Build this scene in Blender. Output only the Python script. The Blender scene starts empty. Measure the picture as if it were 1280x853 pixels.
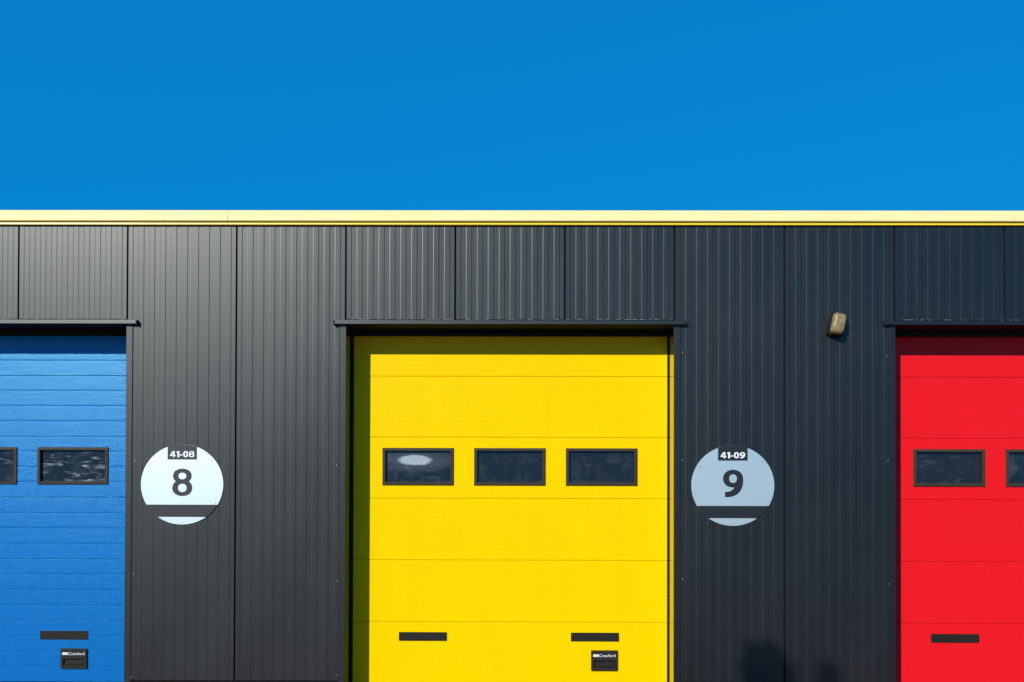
import bpy, bmesh, math, random
from mathutils import Vector, Matrix
random.seed(7)
S = bpy.context.scene
C = S.collection

# ------------------------------------------------------------------ camera
F = 1092.0                                   # focal length in photo pixels (1280 wide)
cam_d = bpy.data.cameras.new('camera'); cam = bpy.data.objects.new('camera', cam_d); C.objects.link(cam)
S.camera = cam
cam_d.sensor_fit = 'HORIZONTAL'; cam_d.sensor_width = 36.0; cam_d.lens = 36.0 * F / 1280.0
cam_d.shift_y = 203.76 / 1280.0
cam_d.clip_start = 0.05; cam_d.clip_end = 3000
yaw, pit, rol = -0.00594, 0.01012, 0.00277
fw = Vector((math.sin(yaw)*math.cos(pit), math.cos(yaw)*math.cos(pit), math.sin(pit)))
rr = Vector((math.cos(yaw), -math.sin(yaw), 0)); uu = rr.cross(fw)
r2 = rr*math.cos(rol) + uu*math.sin(rol); u2 = -rr*math.sin(rol) + uu*math.cos(rol)
m = Matrix((r2, u2, -fw)).transposed().to_4x4(); m.translation = (0.0706, -7.95, 1.70)
cam.matrix_world = m

# ------------------------------------------------------------------ light
SD = Vector((-0.60, -1.0, 0.675)).normalized()          # towards the sun
el = math.asin(SD.z); rot = math.atan2(SD.x, SD.y)
W = bpy.data.worlds.new('World'); S.world = W; W.use_nodes = True
nt = W.node_tree; nt.nodes.clear()
sky = nt.nodes.new('ShaderNodeTexSky'); sky.sky_type = 'NISHITA'; sky.sun_disc = False
sky.sun_elevation = el; sky.sun_rotation = rot
sky.altitude = 0; sky.air_density = 1.0; sky.dust_density = 0.2; sky.ozone_density = 3.0
tint = nt.nodes.new('ShaderNodeMix'); tint.data_type = 'RGBA'; tint.blend_type = 'MULTIPLY'
tint.inputs[0].default_value = 1.0; tint.inputs[7].default_value = (0.02, 1.66, 3.82, 1)
bg = nt.nodes.new('ShaderNodeBackground'); bg.inputs[1].default_value = 0.10
wo = nt.nodes.new('ShaderNodeOutputWorld')
gam = nt.nodes.new('ShaderNodeGamma'); gam.inputs[1].default_value = 0.30      # evens out the clear polarised sky
nt.links.new(sky.outputs[0], gam.inputs[0]); nt.links.new(gam.outputs[0], tint.inputs[6]); nt.links.new(tint.outputs[2], bg.inputs[0]); nt.links.new(bg.outputs[0], wo.inputs[0])
sd = bpy.data.lights.new('sun', 'SUN'); sd.energy = 4.2; sd.angle = math.radians(0.5); sd.color = (1.0, 0.97, 0.92)
so = bpy.data.objects.new('sun', sd); C.objects.link(so); so.location = SD*30
so.rotation_euler = SD.to_track_quat('Z', 'Y').to_euler()
S.view_settings.view_transform = 'Standard'; S.view_settings.look = 'None'
S.view_settings.exposure = 0.1; S.view_settings.gamma = 1.0; S.view_settings.use_curve_mapping = False

# ------------------------------------------------------------------ materials
def mat(name, col, rough=0.5, spec=0.5, metal=0.0, vary=0.0, vscale=3.0, bump=0.0, bscale=40.0,
        rvary=0.0, stretch=(1, 1, 1), coat=0.0):
    m = bpy.data.materials.new(name); m.use_nodes = True
    n = m.node_tree.nodes; l = m.node_tree.links; p = n['Principled BSDF']
    p.inputs['Base Color'].default_value = (*col, 1); p.inputs['Roughness'].default_value = rough
    p.inputs['Specular IOR Level'].default_value = spec; p.inputs['Metallic'].default_value = metal
    p.inputs['Coat Weight'].default_value = coat
    tc = n.new('ShaderNodeTexCoord'); mp = n.new('ShaderNodeMapping'); mp.inputs['Scale'].default_value = stretch
    l.new(tc.outputs['Object'], mp.inputs[0])
    if vary or rvary:
        t = n.new('ShaderNodeTexNoise'); t.inputs['Scale'].default_value = vscale; t.inputs['Detail'].default_value = 6
        t.inputs['Roughness'].default_value = 0.65
        l.new(mp.outputs[0], t.inputs['Vector'])
        if vary:
            mr = n.new('ShaderNodeMapRange'); mr.inputs[1].default_value = 0.3; mr.inputs[2].default_value = 0.7
            mr.inputs[3].default_value = 1-vary; mr.inputs[4].default_value = 1+vary
            l.new(t.outputs[0], mr.inputs[0])
            mx = n.new('ShaderNodeVectorMath'); mx.operation = 'SCALE'; mx.inputs[0].default_value = col
            l.new(mr.outputs[0], mx.inputs['Scale']); l.new(mx.outputs[0], p.inputs['Base Color'])
        if rvary:
            mr = n.new('ShaderNodeMapRange'); mr.inputs[1].default_value = 0.3; mr.inputs[2].default_value = 0.7
            mr.inputs[3].default_value = rough-rvary; mr.inputs[4].default_value = rough+rvary
            l.new(t.outputs[0], mr.inputs[0]); l.new(mr.outputs[0], p.inputs['Roughness'])
    if bump:
        t2 = n.new('ShaderNodeTexNoise'); t2.inputs['Scale'].default_value = bscale; t2.inputs['Detail'].default_value = 2
        l.new(mp.outputs[0], t2.inputs['Vector'])
        b = n.new('ShaderNodeBump'); b.inputs['Strength'].default_value = 1.0; b.inputs['Distance'].default_value = bump
        l.new(t2.outputs[0], b.inputs['Height']); l.new(b.outputs[0], p.inputs['Normal'])
    return m

def wall_mat():
    m = mat('anthracite_cladding_paint', (0.0046, 0.0052, 0.0058), rough=0.395, spec=0.80, vary=0.12, vscale=2.2,
            bump=0.0016, bscale=1.6, rvary=0.03, stretch=(1, 1, 0.35))
    n = m.node_tree.nodes; l = m.node_tree.links; p = n['Principled BSDF']
    # each sheet came from the factory with a slightly different sheen
    oi = n.new('ShaderNodeObjectInfo'); ad = n.new('ShaderNodeMath'); ad.operation = 'MULTIPLY_ADD'
    ad.inputs[1].default_value = 0.022; l.new(oi.outputs['Random'], ad.inputs[0]); l.new(p.inputs['Roughness'].links[0].from_socket, ad.inputs[2])
    l.new(ad.outputs[0], p.inputs['Roughness'])
    # sparse pale scuffs and dried drips
    tc = n.new('ShaderNodeTexCoord'); mp = n.new('ShaderNodeMapping'); mp.inputs['Scale'].default_value = (9, 1, 26)
    l.new(tc.outputs['Object'], mp.inputs[0])
    t = n.new('ShaderNodeTexNoise'); t.inputs['Scale'].default_value = 1.4; t.inputs['Detail'].default_value = 3
    l.new(mp.outputs[0], t.inputs['Vector'])
    r = n.new('ShaderNodeMapRange'); r.inputs[1].default_value = 0.76; r.inputs[2].default_value = 0.86
    r.inputs[3].default_value = 0; r.inputs[4].default_value = 0.35
    l.new(t.outputs[0], r.inputs[0])
    src = p.inputs['Base Color'].links[0].from_socket
    mx = n.new('ShaderNodeMix'); mx.data_type = 'RGBA'; mx.inputs[7].default_value = (0.10, 0.10, 0.10, 1)
    l.new(r.outputs[0], mx.inputs[0]); l.new(src, mx.inputs[6]); l.new(mx.outputs[2], p.inputs['Base Color'])
    return m

M = {}
M['wall'] = wall_mat()
M['wall'].node_tree.nodes['Principled BSDF'].inputs['Specular Tint'].default_value = (0.97, 1.0, 0.91, 1)
M['flash'] = mat('anthracite_flashing', (0.0046, 0.0052, 0.0058), rough=0.395, spec=0.80, vary=0.1, vscale=5)
M['flash'].node_tree.nodes['Principled BSDF'].inputs['Specular Tint'].default_value = (0.97, 1.0, 0.91, 1)
M['reveal'] = mat('glossy_dark_reveal', (0.012, 0.011, 0.010), rough=0.07, spec=1.0, coat=1.0)
M['reveal'].node_tree.nodes['Principled BSDF'].inputs['Coat IOR'].default_value = 2.2
M['reveal'].node_tree.nodes['Principled BSDF'].inputs['Coat Roughness'].default_value = 0.05
M['black'] = mat('black_rubber', (0.008, 0.008, 0.008), rough=0.7, spec=0.3)
M['seal'] = mat('weathered_seal_rubber', (0.035, 0.030, 0.024), rough=0.7, spec=0.2)
M['cut'] = mat('bare_cut_metal_edge', (0.30, 0.31, 0.31), rough=0.5, metal=0.0)
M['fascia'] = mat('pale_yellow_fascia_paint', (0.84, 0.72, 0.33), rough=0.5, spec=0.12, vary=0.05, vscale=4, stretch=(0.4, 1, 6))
M['lip'] = mat('yellow_trim_paint', (0.85, 0.66, 0.03), rough=0.35, spec=0.5)
def door_mat(name, col, gloss, ior=1.52, grain=0.0014, tint=1.0):
    """embossed polyester paint: diffuse coat plus a bounded (Beckmann) sheen"""
    m = mat(name, col, vary=0.022, vscale=3.2, stretch=(1.6, 1, 0.35))
    n = m.node_tree.nodes; l = m.node_tree.links; p = n['Principled BSDF']
    src = p.inputs['Base Color'].links[0].from_socket; out = n['Material Output']
    df = n.new('ShaderNodeBsdfDiffuse'); l.new(src, df.inputs['Color'])
    gl = n.new('ShaderNodeBsdfAnisotropic' if hasattr(bpy.types, 'ShaderNodeBsdfAnisotropic') else 'ShaderNodeBsdfGlossy'); gl.distribution = 'BECKMANN'
    gl.inputs['Roughness'].default_value = 0.37; gl.inputs['Color'].default_value = (gloss*tint, gloss, gloss, 1)
    fr = n.new('ShaderNodeFresnel'); fr.inputs['IOR'].default_value = ior
    mx = n.new('ShaderNodeMixShader'); l.new(fr.outputs[0], mx.inputs[0]); l.new(df.outputs[0], mx.inputs[1]); l.new(gl.outputs[0], mx.inputs[2])
    n.remove(p); l.new(mx.outputs[0], out.inputs['Surface'])
    tc = n.new('ShaderNodeTexCoord'); h = None
    for sc, st, dist in ((110, (0.55, 1, 1), grain), (16, (0.25, 1, 1.0), 0.0010)):
        mp = n.new('ShaderNodeMapping'); mp.inputs['Scale'].default_value = st; l.new(tc.outputs['Object'], mp.inputs[0])
        t = n.new('ShaderNodeTexNoise'); t.inputs['Scale'].default_value = sc; t.inputs['Detail'].default_value = 3; l.new(mp.outputs[0], t.inputs['Vector'])
        bp = n.new('ShaderNodeBump'); bp.inputs['Distance'].default_value = dist; l.new(t.outputs[0], bp.inputs['Height'])
        if h: l.new(h, bp.inputs['Normal'])
        h = bp.outputs[0]
    l.new(h, gl.inputs['Normal'])
    return m
M['blue'] = door_mat('blue_door_paint', (0.0, 0.133, 0.43), 1.0, 1.72, 0.0026, 0.42)
M['yellow'] = door_mat('yellow_door_paint', (0.90, 0.615, 0.0), 0.15)
M['red'] = door_mat('red_door_paint', (0.79, 0.010, 0.014), 0.35)
M['frame'] = mat('dark_plastic_frame', (0.046, 0.035, 0.023), rough=0.6, spec=0.2, vary=0.1, vscale=20)
M['plate'] = mat('black_plastic_plate', (0.022, 0.019, 0.015), rough=0.55, spec=0.2)
M['white'] = mat('white_lettering', (0.82, 0.82, 0.80), rough=0.45)
M['disc'] = mat('pale_silver_sign_film', (0.765, 0.865, 0.815), rough=0.385, spec=0.5, metal=0.72, vary=0.02, vscale=5)
M['vinyl'] = mat('anthracite_sign_vinyl', (0.009, 0.010, 0.010), rough=0.42, spec=0.7)
M['lens'] = mat('aged_yellow_lens', (0.25, 0.195, 0.08), rough=0.28, spec=0.6, vary=0.45, vscale=26)
M['screw'] = mat('zinc_screw', (0.35, 0.36, 0.36), rough=0.35, metal=0.6)
M['roof'] = mat('grey_roof_membrane', (0.2, 0.2, 0.2), rough=0.8, vary=0.1)
M['asphalt'] = mat('reddish_paved_yard', (0.19, 0.085, 0.05), rough=0.9, spec=0.3, vary=0.3, vscale=6, bump=0.004, bscale=220)
M['bark'] = mat('bark', (0.10, 0.07, 0.05), rough=0.9, bump=0.01, bscale=30)
M['leaf'] = mat('evergreen_leaf', (0.04, 0.075, 0.025), rough=0.6, vary=0.4, vscale=5)

def pane_mat(name, seed, dust=0.3, blob=None, streak=0.3, wedge=None):
    """dark dirty glass; dust, streaks and a milky patch are mixed into the pane colour"""
    m = bpy.data.materials.new(name); m.use_nodes = True
    n = m.node_tree.nodes; l = m.node_tree.links; p = n['Principled BSDF']
    p.inputs['Roughness'].default_value = 0.06; p.inputs['Specular IOR Level'].default_value = 0.5
    tc = n.new('ShaderNodeTexCoord')
    def noise(scale, st, lo, hi, amt, off):
        mp = n.new('ShaderNodeMapping'); mp.inputs['Scale'].default_value = st; mp.inputs['Location'].default_value = (seed*3.1+off, seed, seed*1.7)
        l.new(tc.outputs['Object'], mp.inputs[0])
        t = n.new('ShaderNodeTexNoise'); t.inputs['Scale'].default_value = scale; t.inputs['Detail'].default_value = 5; t.inputs['Roughness'].default_value = 0.6
        t.inputs['Distortion'].default_value = 0.6
        l.new(mp.outputs[0], t.inputs['Vector'])
        r = n.new('ShaderNodeMapRange'); r.inputs[1].default_value = lo; r.inputs[2].default_value = hi; r.inputs[3].default_value = 0; r.inputs[4].default_value = amt
        l.new(t.outputs[0], r.inputs[0]); r.inputs[4].default_value *= 0.55; return r.outputs[0]
    def math_(op, a, b, clamp=False):
        x = n.new('ShaderNodeMath'); x.operation = op; x.use_clamp = clamp
        for i, v in enumerate((a, b)):
            if isinstance(v, (int, float)): x.inputs[i].default_value = v
            else: l.new(v, x.inputs[i])
        return x.outputs[0]
    tot = math_('ADD', noise(9, (1, 1, 1), 0.48, 0.72, dust*0.35, 0), noise(55, (1, 1, 1), 0.64, 0.75, dust*0.5, 5))
    tot = math_('ADD', tot, noise(6, (1, 1, 5), 0.56, 0.74, streak, 9))
    sep = n.new('ShaderNodeSeparateXYZ'); l.new(tc.outputs['Object'], sep.inputs[0])
    # grime collected along the lower edge of the glass
    low = n.new('ShaderNodeMapRange'); low.inputs[1].default_value = -0.125; low.inputs[2].default_value = -0.147
    low.inputs[3].default_value = 0; low.inputs[4].default_value = 1; l.new(sep.outputs['Z'], low.inputs[0])
    tot = math_('ADD', tot, math_('MULTIPLY', low.outputs[0], noise(11, (1, 1, 1), 0.45, 0.65, 0.35*(dust+streak), 2)))
    if blob:
        bx, bz, rx, rz = blob
        dx = math_('DIVIDE', math_('SUBTRACT', sep.outputs['X'], bx), rx); dz = math_('DIVIDE', math_('SUBTRACT', sep.outputs['Z'], bz), rz)
        d = math_('ADD', math_('MULTIPLY', dx, dx), math_('MULTIPLY', dz, dz))
        d = math_('ADD', d, noise(24, (1, 1, 1), 0.3, 0.7, 0.8, 3))
        r = n.new('ShaderNodeMapRange'); r.inputs[1].default_value = 1.35; r.inputs[2].default_value = 0.85; r.inputs[3].default_value = 0; r.inputs[4].default_value = 1
        l.new(d, r.inputs[0])
        grain = math_('ADD', 0.55, noise(45, (1, 1, 1), 0.3, 0.7, 0.3, 4))
        tot = math_('ADD', tot, math_('MULTIPLY', r.outputs[0], grain))
        r = n.new('ShaderNodeMapRange'); r.inputs[1].default_value = 7.0; r.inputs[2].default_value = 1.0; r.inputs[3].default_value = 0; r.inputs[4].default_value = 0.10
        l.new(d, r.inputs[0]); tot = math_('ADD', tot, r.outputs[0])
    if wedge:
        wx, s = wedge
        a = math_('SUBTRACT', math_('MULTIPLY', math_('SUBTRACT', sep.outputs['X'], wx), s), math_('ABSOLUTE', sep.outputs['Z'], 0))
        r = n.new('ShaderNodeMapRange'); r.inputs[1].default_value = 0.0; r.inputs[2].default_value = 0.035; r.inputs[3].default_value = 0; r.inputs[4].default_value = 0.045
        l.new(a, r.inputs[0]); tot = math_('ADD', tot, r.outputs[0])
    tot = math_('MINIMUM', tot, 0.9)
    mx = n.new('ShaderNodeMix'); mx.data_type = 'RGBA'; mx.inputs[6].default_value = (0.013, 0.013, 0.017, 1); mx.inputs[7].default_value = (0.42, 0.49, 0.55, 1)
    l.new(tot, mx.inputs[0]); l.new(mx.outputs[2], p.inputs['Base Color'])
    rr = math_('ADD', math_('MULTIPLY', tot, 0.6), 0.06); l.new(rr, p.inputs['Roughness'])
    return m

# ------------------------------------------------------------------ helpers
def link(name, bm, m, parent=None, loc=(0, 0, 0), smooth=False, label=None):
    bmesh.ops.recalc_face_normals(bm, faces=bm.faces)
    me = bpy.data.meshes.new(name); bm.to_mesh(me); bm.free()
    if m: me.materials.append(m)
    for p in me.polygons: p.use_smooth = smooth
    o = bpy.data.objects.new(name, me); C.objects.link(o); o.location = loc
    if parent: o.parent = parent
    if label: o['label'] = label
    return o
def thing(name, label, cat, loc=(0, 0, 0), group=None):
    o = bpy.data.objects.new(name, None); C.objects.link(o); o.location = loc; o.empty_display_size = 0.2
    o['label'] = label; o['category'] = cat
    if group: o['group'] = group
    return o
def box(bm, x0, x1, y0, y1, z0, z1, bev=0):
    r = bmesh.ops.create_cube(bm, size=1)
    vs = r['verts']
    for v in vs:
        v.co = Vector((x0+(v.co.x+.5)*(x1-x0), y0+(v.co.y+.5)*(y1-y0), z0+(v.co.z+.5)*(z1-z0)))
    if bev:
        es = list({e for v in vs for e in v.link_edges})
        bmesh.ops.bevel(bm, geom=es, offset=bev, segments=2, profile=0.6, affect='EDGES')
def strip_x(bm, prof, x0, x1, cap=True):
    """extrude a closed (y,z) outline along X"""
    a = [bm.verts.new((x0, y, z)) for y, z in prof]; b = [bm.verts.new((x1, y, z)) for y, z in prof]
    n = len(prof)
    for i in range(n): bm.faces.new((a[i], a[(i+1) % n], b[(i+1) % n], b[i]))
    if cap: bm.faces.new(a[::-1]); bm.faces.new(b)
def poly(bm, pts, y0, y1):
    """prism from (x,z) outline, front at y0"""
    a = [bm.verts.new((x, y0, z)) for x, z in pts]; b = [bm.verts.new((x, y1, z)) for x, z in pts]
    n = len(pts)
    bm.faces.new(a); bm.faces.new(b[::-1])
    for i in range(n): bm.faces.new((a[i], b[i], b[(i+1) % n], a[(i+1) % n]))
def text_mesh(name, s, size, m, parent, loc, width=None, bold=0.0, depth=0.0006, label=None):
    cu = bpy.data.curves.new(name, 'FONT'); cu.body = s; cu.size = size; cu.align_x = 'CENTER'; cu.align_y = 'CENTER'
    cu.offset = bold; cu.extrude = depth; cu.resolution_u = 8
    tmp = bpy.data.objects.new(name, cu); C.objects.link(tmp)
    dg = bpy.context.evaluated_depsgraph_get(); dg.update()
    me = bpy.data.meshes.new_from_object(tmp.evaluated_get(dg)); bpy.data.objects.remove(tmp)
    xs = [v.co.x for v in me.vertices]; ys = [v.co.y for v in me.vertices]
    cx = (min(xs)+max(xs))/2; cy = (min(ys)+max(ys))/2; k = (width/(max(xs)-min(xs))) if width else 1
    kz = size/(max(ys)-min(ys))
    for v in me.vertices: v.co = Vector(((v.co.x-cx)*k, -v.co.z, (v.co.y-cy)*kz))
    me.materials.clear(); me.materials.append(m)
    o = bpy.data.objects.new(name, me); C.objects.link(o); o.parent = parent; o.location = loc
    if label: o['label'] = label
    return o

# ------------------------------------------------------------------ ground
bm = bmesh.new()
box(bm, -600, 600, -600, 600, -0.3, 0.0)
g = link('ground', bm, M['asphalt']); g['kind'] = 'structure'

# ------------------------------------------------------------------ building
BD = thing('warehouse_building', 'dark grey ribbed warehouse with blue, yellow and red doors under a pale yellow roof edge',
           'building', (0, 0, 0))
WB, WT, HB, HT = 0.17, 4.338, 3.414, 3.453       # wall base, wall top, header bottom, header top
OW = 1.495                                        # half opening width
DP = 0.29                                         # depth of the doors behind the wall face
PXE = (-8.5, 8.5)

def wall_panel(i0, z0, z1):
    """1 m wide micro-ribbed sandwich panel, from x=i0 to i0+1"""
    bm = bmesh.new(); g = 0.0055; s = 0.0075; h = 0.0012
    pts = [(g, 0.020), (g, 0.004), (g+0.003, 0.0), ]
    y_hi, y_lo = 0.0, h
    for k in range(10):
        u = 0.1*k
        if k > 0:
            pts += [(u-s/2, y_lo), (u+s/2, y_hi)]
        pts += [(u+0.05-s/2, y_hi), (u+0.05+s/2, y_lo)]
    pts += [(1-g-0.004, y_lo), (1-g, y_lo+0.004), (1-g, 0.020)]
    nz = max(2, int((z1-z0)/0.5))
    rows = []
    for j in range(nz+1):
        z = z0+(z1-z0)*j/nz
        rows.append([bm.verts.new((x, y, z)) for x, y in pts])
    for a, b in zip(rows, rows[1:]):
        for i in range(len(pts)-1): bm.faces.new((a[i], a[i+1], b[i+1], b[i]))
    bm.faces.new(rows[0][::-1]); bm.faces.new(rows[-1])
    o = link('wall_panel', bm, M['wall'], BD, (i0, 0, 0))
    return o
doors_c = (-5.0, 0.0, 5.0)
x = PXE[0]
while x < PXE[1]-0.5:
    c = x+0.5
    if any(abs(c-d) < 1.5 for d in doors_c): wall_panel(x, HT+0.012, WT)
    else: wall_panel(x, WB, WT)
    x += 1.0
# structural backing, sides, back and roof
bm = bmesh.new()
for a, b in ((PXE[0], -5-OW-0.02), (-5+OW+0.02, -OW-0.02), (OW+0.02, 5-OW-0.02), (5+OW+0.02, PXE[1])):
    box(bm, a+0.01, b-0.01, 0.02, 0.34, 0.0, 4.30)
for d in doors_c: box(bm, d-OW-0.03, d+OW+0.03, 0.021, 0.339, HB+0.03, 4.301)
link('wall_core', bm, M['black'], BD)
bm = bmesh.new()
box(bm, PXE[0], PXE[0]+0.1, 0.0, 18, 0, 4.31); box(bm, PXE[1]-0.1, PXE[1], 0.0, 18, 0, 4.31); box(bm, PXE[0]+0.1, PXE[1]-0.1, 17.9, 18, 0, 4.31)
link('outer_wall', bm, M['wall'], BD)
bm = bmesh.new(); box(bm, PXE[0]+0.1, PXE[1]-0.1, 0.08, 17.9, 4.30, 4.36); link('roof', bm, M['roof'], BD)
# plinth below the panels
for a, b in ((PXE[0], -5-OW), (-5+OW, -OW), (OW, 5-OW), (5+OW, PXE[1])):
    bm = bmesh.new(); box(bm, a+0.002, b-0.002, 0.012, 0.019, 0.0, WB+0.02); link('plinth', bm, M['black'], BD)
    bm = bmesh.new(); strip_x(bm, [(0.011, WB-0.004), (-0.012, WB-0.010), (-0.012, WB-0.013), (0.011, WB-0.009)], a+0.003, b-0.003)
    link('base_drip_trim', bm, M['flash'], BD)
# roof fascia: tilted pale face above a narrow shadow groove and a bright lip
zl, zg, zf, zt = 4.321, 4.340, 4.349, 4.454
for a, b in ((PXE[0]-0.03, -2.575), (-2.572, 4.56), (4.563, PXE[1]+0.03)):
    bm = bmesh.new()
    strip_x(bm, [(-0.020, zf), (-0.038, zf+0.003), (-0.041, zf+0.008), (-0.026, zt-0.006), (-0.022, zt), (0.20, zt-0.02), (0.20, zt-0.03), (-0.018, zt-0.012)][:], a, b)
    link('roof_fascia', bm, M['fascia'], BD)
    bm = bmesh.new()
    strip_x(bm, [(-0.004, zl), (-0.020, zl+0.001), (-0.023, zl+0.004), (-0.020, zg), (-0.012, zg+0.002), (-0.010, zf+0.004), (-0.004, zf+0.004)], a, b)
    link('fascia_lip', bm, M['lip'], BD)

def door(c, key, vents, label, panes, plate_x=None):
    # jamb flashings, header and reveal belong to the building
    for s in (-1, 1):
        e = c+s*OW
        bm = bmesh.new()
        x0, x1 = (e-0.055, e) if s < 0 else (e, e+0.055)
        box(bm, x0, x1, -0.0035, 0.0165, WB-0.01, HB+0.004, 0.0012)
        link('jamb_flashing', bm, M['flash'], BD)
        bm = bmesh.new(); q0, q1 = (x0-0.0075, x0-0.0003) if s < 0 else (x1+0.0003, x1+0.0075)
        box(bm, q0, q1, -0.0018, 0.016, WB-0.009, HB-0.003); link('jamb_gap_strip', bm, M['black'], BD)  # black strip standing in for the shadowed gap between flashing and panel
        bm = bmesh.new()
        x0, x1 = (e-0.012, e) if s < 0 else (e, e+0.012)
        box(bm, x0, x1, 0.0172, DP+0.02, 0.0, HB+0.012)
        link('jamb_reveal', bm, M['reveal'], BD)
    bm = bmesh.new(); box(bm, c-OW, c+OW, 0.0172, DP+0.02, HB+0.004, HB+0.02); link('soffit_lining', bm, M['black'], BD)
    bm = bmesh.new()
    strip_x(bm, [(-0.003, HT), (-0.035, HT-0.004), (-0.036, HB+0.004), (-0.036, HB), (-0.030, HB), (-0.028, HB+0.018), (0.016, HB+0.018), (0.016, HT)], c-1.60, c+1.60)
    link('header_flashing', bm, M['flash'], BD)
    for s in (-1, 1):
        bm = bmesh.new(); box(bm, c+s*1.60-0.006, c+s*1.60+0.006, -0.040, -0.004, HB-0.006, HT-0.004, 0.002); link('header_end_cap', bm, M['black'], BD)
    # torn bright cut edges under the lintel panels
    for k in (-1.5, -0.5, 0.5):
        bm = bmesh.new(); xx = c+k+0.012; top = []
        while xx < c+k+0.985:
            w = random.uniform(0.01, 0.04); hh = random.uniform(0.0012, 0.0030) if random.random() < 0.35 else 0.0002
            top += [(xx, HT+0.0106+hh), (xx+w, HT+0.0106+hh)]; xx += w+0.001
        poly(bm, [(c+k+0.012, HT+0.0104), (top[-1][0], HT+0.0104)]+top[::-1], -0.0012, 0.003)
        link('cut_panel_edge', bm, M['cut'], BD)
    # screws
    for s in (-1, 1):
        for z, dx in ((3.14, 0.07), (2.15, 0.075), (1.10, 0.07), (0.185, 0.07)):
            bm = bmesh.new(); bmesh.ops.create_uvsphere(bm, u_segments=10, v_segments=6, radius=0.0055)
            for v in bm.verts: v.co.y *= 0.5
            link('screw', bm, M['screw'], BD, (c+s*(OW+dx)+random.uniform(-.012, .012), 0.0, z+random.uniform(-.04, .04)), True)
    # the door itself: one embossed leaf
    bm = bmesh.new(); xw = OW-0.001
    seam = [0.09, 0.6705, 1.252, 1.834, 2.411, 2.987, 3.46]
    y = 0.0
    windows = [(c+dx-0.325, c+dx+0.325) for dx in (-0.866, 0.0, 0.866)]
    wz0, wz1 = 1.975, 2.294
    prof = []; em = 1.0 if key == 'blue' else 0.3
    for i in range(6):
        z0, z1 = seam[i], seam[i+1]
        prof += [(y+0.007, z0+0.0008), (y+0.0045, z0+0.0022), (y, z0+0.0055)]
        for k in (1, 2, 3):
            zz = z0 + k*0.1450
            if zz < z1-0.03: prof += [(y, zz-0.020), (y+0.0002, zz-0.0006), (y+0.0022*em, zz), (y+0.0004*em, zz+0.0060), (y, zz+0.018)]
        prof += [(y, z1-0.014), (y+0.0002, z1-0.0016), (y+0.007, z1-0.0008)]
    # columns split at window openings
    xs = [c-xw]
    for a, b in windows: xs += [a, b]
    xs += [c+xw]
    zs = []
    def inz(z): return wz0 < z < wz1
    P = []
    for i, (py, z) in enumerate(prof):
        if i and prof[i-1][1] < wz0 <= z: P.append((0, wz0))
        if i and prof[i-1][1] < wz1 <= z: P.append((0, wz1))
        P.append((py, z))
    cols = [[bm.verts.new((x_-c, py, z)) for py, z in P] for x_ in xs]
    for j in range(len(xs)-1):
        hole = j % 2 == 1
        for i in range(len(P)-1):
            zc = (P[i][1]+P[i+1][1])/2
            if hole and inz(zc): continue
            bm.faces.new((cols[j][i], cols[j+1][i], cols[j+1][i+1], cols[j][i+1]))
    # back sheet
    box(bm, -xw, xw, 0.040, 0.045, 0.05, 3.46)
    D = link('sectional_door', bm, M[key], BD, (c, DP, 0), label=label)
    bm = bmesh.new(); box(bm, -xw, xw, 0.004, 0.035, 0.0, 0.088, 0.004); link('bottom_seal', bm, M['black'], D)
    bm = bmesh.new(); box(bm, -xw+0.001, xw-0.001, -0.045, -0.001, 3.365, HB+0.0025, 0.003); link('head_shade_strip', bm, M['black'], D)  # black strip added to deepen the shade on the door top under the header
    for s in (-1, 1):
        bm = bmesh.new(); a, b = sorted((s*(xw-0.0005), s*(xw-(0.020 if s < 0 else 0.012)))); box(bm, a, b, -0.009, -0.0006, 0.0, 3.364, 0.003); link('side_seal', bm, M['seal'], D)
    for dx, pm in zip((-0.866, 0.0, 0.866), panes):
        w, h, t = 0.337, 0.1765, 0.030
        bm = bmesh.new()
        o4 = [(-w, -h), (w, -h), (w, h), (-w, h)]; i4 = [(-w+t, -h+t), (w-t, -h+t), (w-t, h-t), (-w+t, h-t)]
        rings = [(o4, 0.000), ([(x_*0.991, z_*0.983) for x_, z_ in o4], -0.010), ([(x_*1.012, z_*1.02) for x_, z_ in i4], -0.012), (i4, -0.008), (i4, 0.024)]
        vs = [[bm.verts.new((x_, y_, z_)) for x_, z_ in r] for r, y_ in rings]
        for r0, r1 in zip(vs, vs[1:]):
            for k in range(4): bm.faces.new((r0[k], r0[(k+1) % 4], r1[(k+1) % 4], r1[k]))
        fr = link('window_frame', bm, M['frame'], D, (dx, -0.001, 2.1345))
        bm = bmesh.new(); box(bm, -w+t-0.006, w-t+0.006, 0.016, 0.020, -h+t-0.006, h-t+0.006)
        link('window_pane', bm, pm, D, (dx, 0, 2.1345))
    for vx in vents:
        bm = bmesh.new()
        w, h, t = 0.225, 0.040, 0.008
        o4 = [(-w, -h), (w, -h), (w, h), (-w, h)]; i4 = [(-w+t, -h+t), (w-t, -h+t), (w-t, h-t), (-w+t, h-t)]
        vs = [[bm.verts.new((x_, y_, z_)) for x_, z_ in r] for r, y_ in ((o4, 0), (o4, -0.006), (i4, -0.006), (i4, -0.001))]
        for r0, r1 in zip(vs, vs[1:]):
            for k in range(4): bm.faces.new((r0[k], r0[(k+1) % 4], r1[(k+1) % 4], r1[k]))
        bm.faces.new(vs[-1])
        for k in range(4):
            zz = -0.026+k*0.0165
            box(bm, -w+t, w-t, -0.0055, -0.0008, zz, zz+0.007, 0.001)
        link('vent_grille', bm, M['plate'], D, (vx, -0.0005, 0.534))
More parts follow.
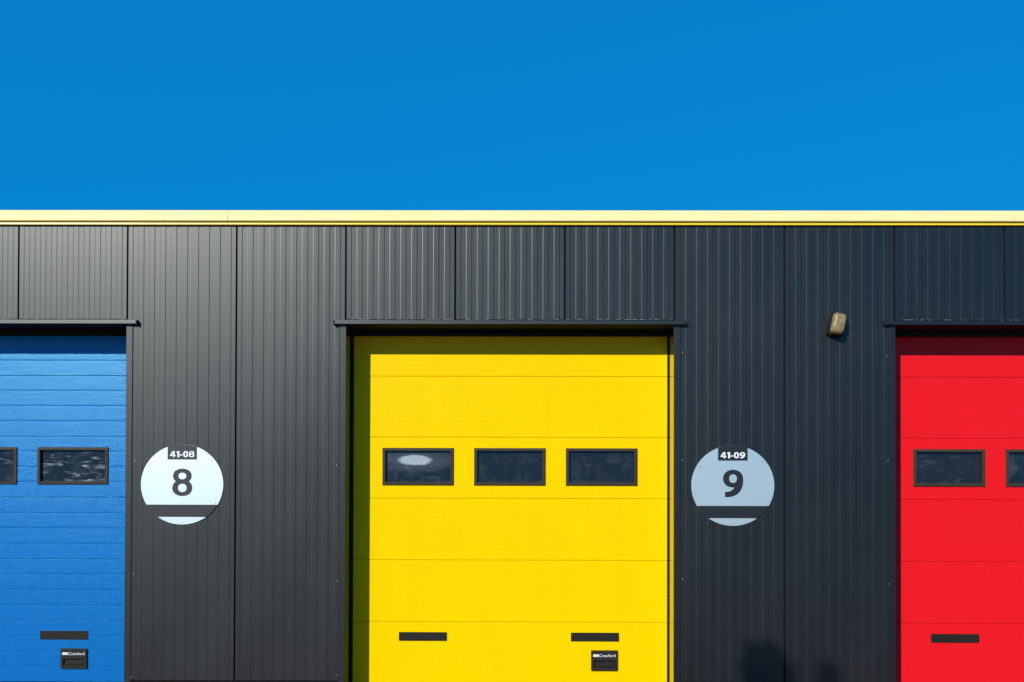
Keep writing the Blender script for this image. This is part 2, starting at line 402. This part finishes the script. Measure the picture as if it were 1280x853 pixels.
    if plate_x:
        bm = bmesh.new()
        w, h = 0.122, 0.0925
        # faceplate with a finger recess low in it
        rx0, rx1, rz0, rz1 = -0.098, 0.100, -0.062, -0.002
        X = [-w, rx0, rx1, w]; Z = [-h, rz0, rz1, h]
        gv = {(i, j): bm.verts.new((X[i], -0.017, Z[j])) for i in range(4) for j in range(4)}
        for i in range(3):
            for j in range(3):
                if (i, j) != (1, 1): bm.faces.new((gv[i, j], gv[i+1, j], gv[i+1, j+1], gv[i, j+1]))
        q = [bm.verts.new((a, -0.002, b)) for a, b in ((rx0, rz0), (rx1, rz0), (rx1, rz1), (rx0, rz1))]
        ring = [gv[1, 1], gv[2, 1], gv[2, 2], gv[1, 2]]
        for k in range(4): bm.faces.new((ring[k], ring[(k+1) % 4], q[(k+1) % 4], q[k]))
        bm.faces.new(q)
        rim = [gv[0, 0], gv[3, 0], gv[3, 3], gv[0, 3]]
        bk = [bm.verts.new((a*1.02, 0.0, b*1.03)) for a, b in ((-w, -h), (w, -h), (w, h), (-w, h))]
        edge = [[gv[i, 0] for i in range(4)], [gv[3, j] for j in range(4)], [gv[i, 3] for i in (3, 2, 1, 0)], [gv[0, j] for j in (3, 2, 1, 0)]]
        for k in range(4): bm.faces.new(edge[k]+[bk[(k+1) % 4], bk[k]])
        link('handle_plate', bm, M['plate'], D, (plate_x, -0.0005, 0.314))
        bm = bmesh.new(); box(bm, -0.066, 0.094, -0.0150, -0.004, -0.058, -0.020, 0.003)
        link('pull_handle', bm, M['plate'], D, (plate_x, 0.003, 0.314))
        bm = bmesh.new()
        for k in range(3):
            x0 = -0.106+k*0.0175
            box(bm, x0, x0+0.0155, -0.0192, -0.0176, 0.036, 0.059)
        link('logo_blocks', bm, M['white'], D, (plate_x, 0, 0.314))
        text_mesh('logo_lettering', 'Crawford', 0.027, M['white'], D, (plate_x+0.026, -0.0186, 0.314+0.048), width=0.155, bold=0.0)
    return D

pb = [pane_mat('glass_streaked_a', 1.0, 0.3, streak=0.2), pane_mat('glass_streaked_b', 2.3, 0.35, streak=0.75), pane_mat('glass_streaked_c', 4.1, 0.35, streak=1.2)]
py_ = [pane_mat('glass_milky_patch', 3.3, 0.30, blob=(-0.03, 0.062, 0.165, 0.050), streak=0.16), pane_mat('glass_dusty_a', 5.2, 0.20, streak=0.10), pane_mat('glass_dusty_b', 6.9, 0.20, streak=0.12)]
pr = [pane_mat('glass_clean_a', 7.7, 0.12, streak=0.13), pane_mat('glass_clean_b', 9.4, 0.18, streak=0.12, wedge=(-0.19, -1.2)), pane_mat('glass_clean_c', 8.4, 0.2, streak=0.1)]
door(-5.0, 'blue', (-0.81, 0.795), 'blue sectional door with streaked windows and a black handle plate', pb, 0.893)
door(0.0, 'yellow', (-0.815, 0.805), 'yellow sectional door with three dark windows, two vents and a handle plate', py_, 0.894)
door(5.0, 'red', (-0.815, 0.805), 'red sectional door with clear dark windows and a black vent', pr)

# ------------------------------------------------------------------ bold lettering drawn as outlines
def annulus(bm, cx, cz, ro, ri, y0, y1, n=64, e=2.15):
    def pt(r, t):
        c_, s_ = math.cos(t), math.sin(t)
        return cx+r[0]*math.copysign(abs(c_)**(2/e), c_), cz+r[1]*math.copysign(abs(s_)**(2/e), s_)
    O = [pt(ro, math.tau*i/n) for i in range(n)]; I = [pt(ri, math.tau*i/n) for i in range(n)]
    v = [[bm.verts.new((p[0], y, p[1])) for p in L] for L, y in ((O, y0), (I, y0), (I, y1), (O, y1))]
    for a, b in ((0, 1), (1, 2), (2, 3), (3, 0)):
        for i in range(n): bm.faces.new((v[a][i], v[a][(i+1) % n], v[b][(i+1) % n], v[b][i]))
def ribbon(bm, pts, y0, y1, sub=8):
    """pts: (x, z, width) swept smoothly"""
    P = []
    for i in range(len(pts)-1):
        p0, p1, p2, p3 = pts[max(i-1, 0)], pts[i], pts[i+1], pts[min(i+2, len(pts)-1)]
        for k in range(sub):
            t = k/sub
            P.append([0.5*((2*p1[c])+(-p0[c]+p2[c])*t+(2*p0[c]-5*p1[c]+4*p2[c]-p3[c])*t*t+(-p0[c]+3*p1[c]-3*p2[c]+p3[c])*t**3) for c in range(3)])
    P.append(list(pts[-1])); L = []; Rr = []
    for i, p in enumerate(P):
        a, b = P[max(i-1, 0)], P[min(i+1, len(P)-1)]
        d = Vector((b[0]-a[0], b[1]-a[1])).normalized(); nx, nz = -d.y, d.x
        L.append((p[0]+nx*p[2]/2, p[1]+nz*p[2]/2)); Rr.append((p[0]-nx*p[2]/2, p[1]-nz*p[2]/2))
    v = [[bm.verts.new((q[0], y, q[1])) for q in LL] for LL, y in ((L, y0), (Rr, y0), (Rr, y1), (L, y1))]
    for a, b in ((0, 1), (1, 2), (2, 3), (3, 0)):
        for i in range(len(P)-1): bm.faces.new((v[a][i], v[a][i+1], v[b][i+1], v[b][i]))
    for j in (0, -1): bm.faces.new([v[k][j] for k in range(4)])
def glyph(ch):
    """bold figure one unit high; returns (bmesh, advance width); front face at y=0"""
    bm = bmesh.new(); D = 0.02; E = 0.002
    if ch == '8':
        annulus(bm, .369, .298, (.369, .298), (.160, .152), 0, D); annulus(bm, .369, .733, (.345, .267), (.145, .120), E, D); w = .738
    elif ch == '9':
        annulus(bm, .361, .678, (.361, .322), (.140, .158), 0, D, e=2.1)
        ribbon(bm, [(.612, .74, .215), (.606, .55, .235), (.555, .36, .245), (.44, .205, .235), (.26, .115, .20), (.07, .098, .185)], E, D); w = .722
    elif ch == '0':
        annulus(bm, .34, .5, (.34, .5), (.115, .30), 0, D, e=2.3); w = .68
    elif ch == '1':
        poly(bm, [(.16, 0), (.42, 0), (.42, 1), (.20, 1), (0, .83), (.11, .68), (.16, .73)], 0, D); w = .42
    elif ch == '4':
        poly(bm, [(.40, 0), (.62, 0), (.62, 1), (.40, 1)], 0, D); poly(bm, [(0, .20), (.75, .20), (.75, .37), (0, .37)], E, D)
        poly(bm, [(0, .37), (.22, .37), (.54, 1), (.36, 1)], 2*E, D); w = .75
    else:
        poly(bm, [(0, .28), (.34, .28), (.34, .46), (0, .46)], 0, D); w = .34
    return bm, w
def figures(name, text, height, width, m, parent, loc):
    out = bmesh.new(); xx = 0; tmp = bpy.data.meshes.new('t')
    for ch in text:
        g_, w = glyph(ch); bmesh.ops.translate(g_, verts=g_.verts, vec=(xx, 0, 0)); xx += w+0.085
        g_.to_mesh(tmp); g_.free(); out.from_mesh(tmp)
    bpy.data.meshes.remove(tmp); xx -= 0.085
    for v in out.verts: v.co = Vector(((v.co.x-xx/2)*width/xx, v.co.y*(0.03 if height < 0.1 else 0.04), (v.co.z-0.5)*height))
    return link(name, out, m, parent, loc)

# ------------------------------------------------------------------ round number signs
def round_sign(x, z, num, label):
    t = thing('round_number_sign', label, 'sign', (x, -0.002, z), 'round number signs on the wall pillars')
    R = 0.376
    bm = bmesh.new()
    poly(bm, [(R*math.cos(a*math.tau/96), 0.972*R*math.sin(a*math.tau/96)) for a in range(96)], -0.006, 0.0)
    link('disc', bm, M['disc'], t)
    for a in (-30, -90, 150, 40):
        bm = bmesh.new(); bmesh.ops.create_uvsphere(bm, u_segments=10, v_segments=6, radius=0.0045)
        link('screw', bm, M['screw'], t, (0.352*math.cos(math.radians(a)), -0.0065, 0.345*math.sin(math.radians(a))), True)
    R2 = R-0.0005
    def arc(a0, a1, n=24): return [(R2*math.cos(a0+(a1-a0)*i/n), 0.972*R2*math.sin(a0+(a1-a0)*i/n)) for i in range(n+1)]
    z0, z1 = -0.296, -0.1845
    a0, a1 = math.asin(z0/R2/0.972), math.asin(z1/R2/0.972)
    bm = bmesh.new(); poly(bm, arc(a0, a1)+arc(math.pi-a1, math.pi-a0), -0.0072, -0.0064); link('dark_band', bm, M['vinyl'], t)
    hw, zb = 0.134, 0.227
    a0 = math.acos(hw/R2)
    bm = bmesh.new(); poly(bm, [(-hw, zb), (hw, zb)]+arc(a0, math.pi-a0), -0.0072, -0.0064); link('code_tag', bm, M['vinyl'], t)
    figures('unit_code', '41-0'+num, 0.056, 0.222, M['white'], t, (0.0, -0.0082, 0.276))
    figures('unit_number', num, 0.250, 0.182, M['vinyl'], t, (0.002, -0.0070, 0.019))
round_sign(-2.984, 1.951, '8', 'round sign with number 8 and code 41-08, glaring white, between the blue and yellow doors')
round_sign(2.028, 1.953, '9', 'round sign with number 9 and code 41-09, pale blue, right of the yellow door')

# ------------------------------------------------------------------ wall lamp
t = thing('wall_lamp', 'small tilted bulkhead lamp with yellowed lens high on the dark wall', 'lamp', (2.962, 0.0, 3.412))
t.rotation_euler = (0, math.radians(12), 0)
def rounded(bm, w, h, r, y0, y1, k=1.0, seg=6):
    def outline(w, h, r):
        pts = []
        for cx, cz, a in ((w-r, h-r, 0), (-w+r, h-r, 90), (-w+r, -h+r, 180), (w-r, -h+r, 270)):
            for i in range(seg+1):
                q = math.radians(a+90*i/seg); pts.append((cx+r*math.cos(q), cz+r*math.sin(q)))
        return pts
    rings = [(1.0, y0), (1.0, y0+(y1-y0)*0.55), (1-(1-k)*0.35, y0+(y1-y0)*0.8), (1-(1-k)*0.7, y0+(y1-y0)*0.94), (k, y1)]
    vs = []
    for kk, y in rings: vs.append([bm.verts.new((px*kk, y, pz*kk)) for px, pz in outline(w, h, r)])
    n = len(vs[0])
    for a, b in zip(vs, vs[1:]):
        for i in range(n): bm.faces.new((a[i], a[(i+1) % n], b[(i+1) % n], b[i]))
    bm.faces.new(vs[0][::-1]); bm.faces.new(vs[-1])
bm = bmesh.new(); rounded(bm, 0.074, 0.108, 0.03, -0.001, -0.045, 0.97); link('lamp_housing', bm, M['black'], t)
bm = bmesh.new(); rounded(bm, 0.060, 0.097, 0.038, -0.046, -0.116, 0.66); link('lamp_lens', bm, M['lens'], t, smooth=True)

# ------------------------------------------------------------------ trees across the yard; only the shadow of their tips reaches the wall
def slim_tree(x, y, h, r, label):
    t = thing('cypress_tree', label, 'tree', (x, y, 0), 'slim trees across the yard')
    bm = bmesh.new(); bmesh.ops.create_cone(bm, cap_ends=True, segments=10, radius1=0.12, radius2=0.02, depth=h*0.9)
    for v in bm.verts: v.co.z += h*0.45
    link('trunk', bm, M['bark'], t)
    bm = bmesh.new()
    for i in range(14000):
        z = random.uniform(0.5, h); tt = (z-0.5)/(h-0.5)
        rad = r*min(1, (tt*6)**0.5+0.2)*math.sqrt(max(0.02, min(1, (h+0.02-z-0.05*math.sin(i*0.7)*math.sin(i*0.7))/0.16)))
        rad *= 0.85+0.2*math.sin(z*5+x*9); a = random.uniform(0, math.tau); q = rad*math.sqrt(random.uniform(0.1, 1))
        p = Vector((q*math.cos(a), q*math.sin(a), z))
        if z > h-0.20 and math.sin(p.x*38+h) > 0.2: p.z -= 0.14
        s = random.uniform(0.05, 0.10)
        d = Vector((random.gauss(0, .5), random.gauss(0, .5), 1)).normalized(); e = d.cross(Vector((math.cos(a), math.sin(a), random.gauss(0, .4)))).normalized()
        bm.faces.new([bm.verts.new(p-d*s), bm.verts.new(p+e*s*.4), bm.verts.new(p+d*s), bm.verts.new(p-e*s*.4)])
    link('crown', bm, M['leaf'], t)
sY = 11.0
slim_tree(2.36-0.6*sY, -sY, 0.47+0.675*sY, 0.25, 'taller of two slim cypress trees standing across the yard, out of the photo')
slim_tree(2.90-0.6*sY, -sY, 0.34+0.675*sY, 0.14, 'shorter of two slim cypress trees standing across the yard, out of the photo')
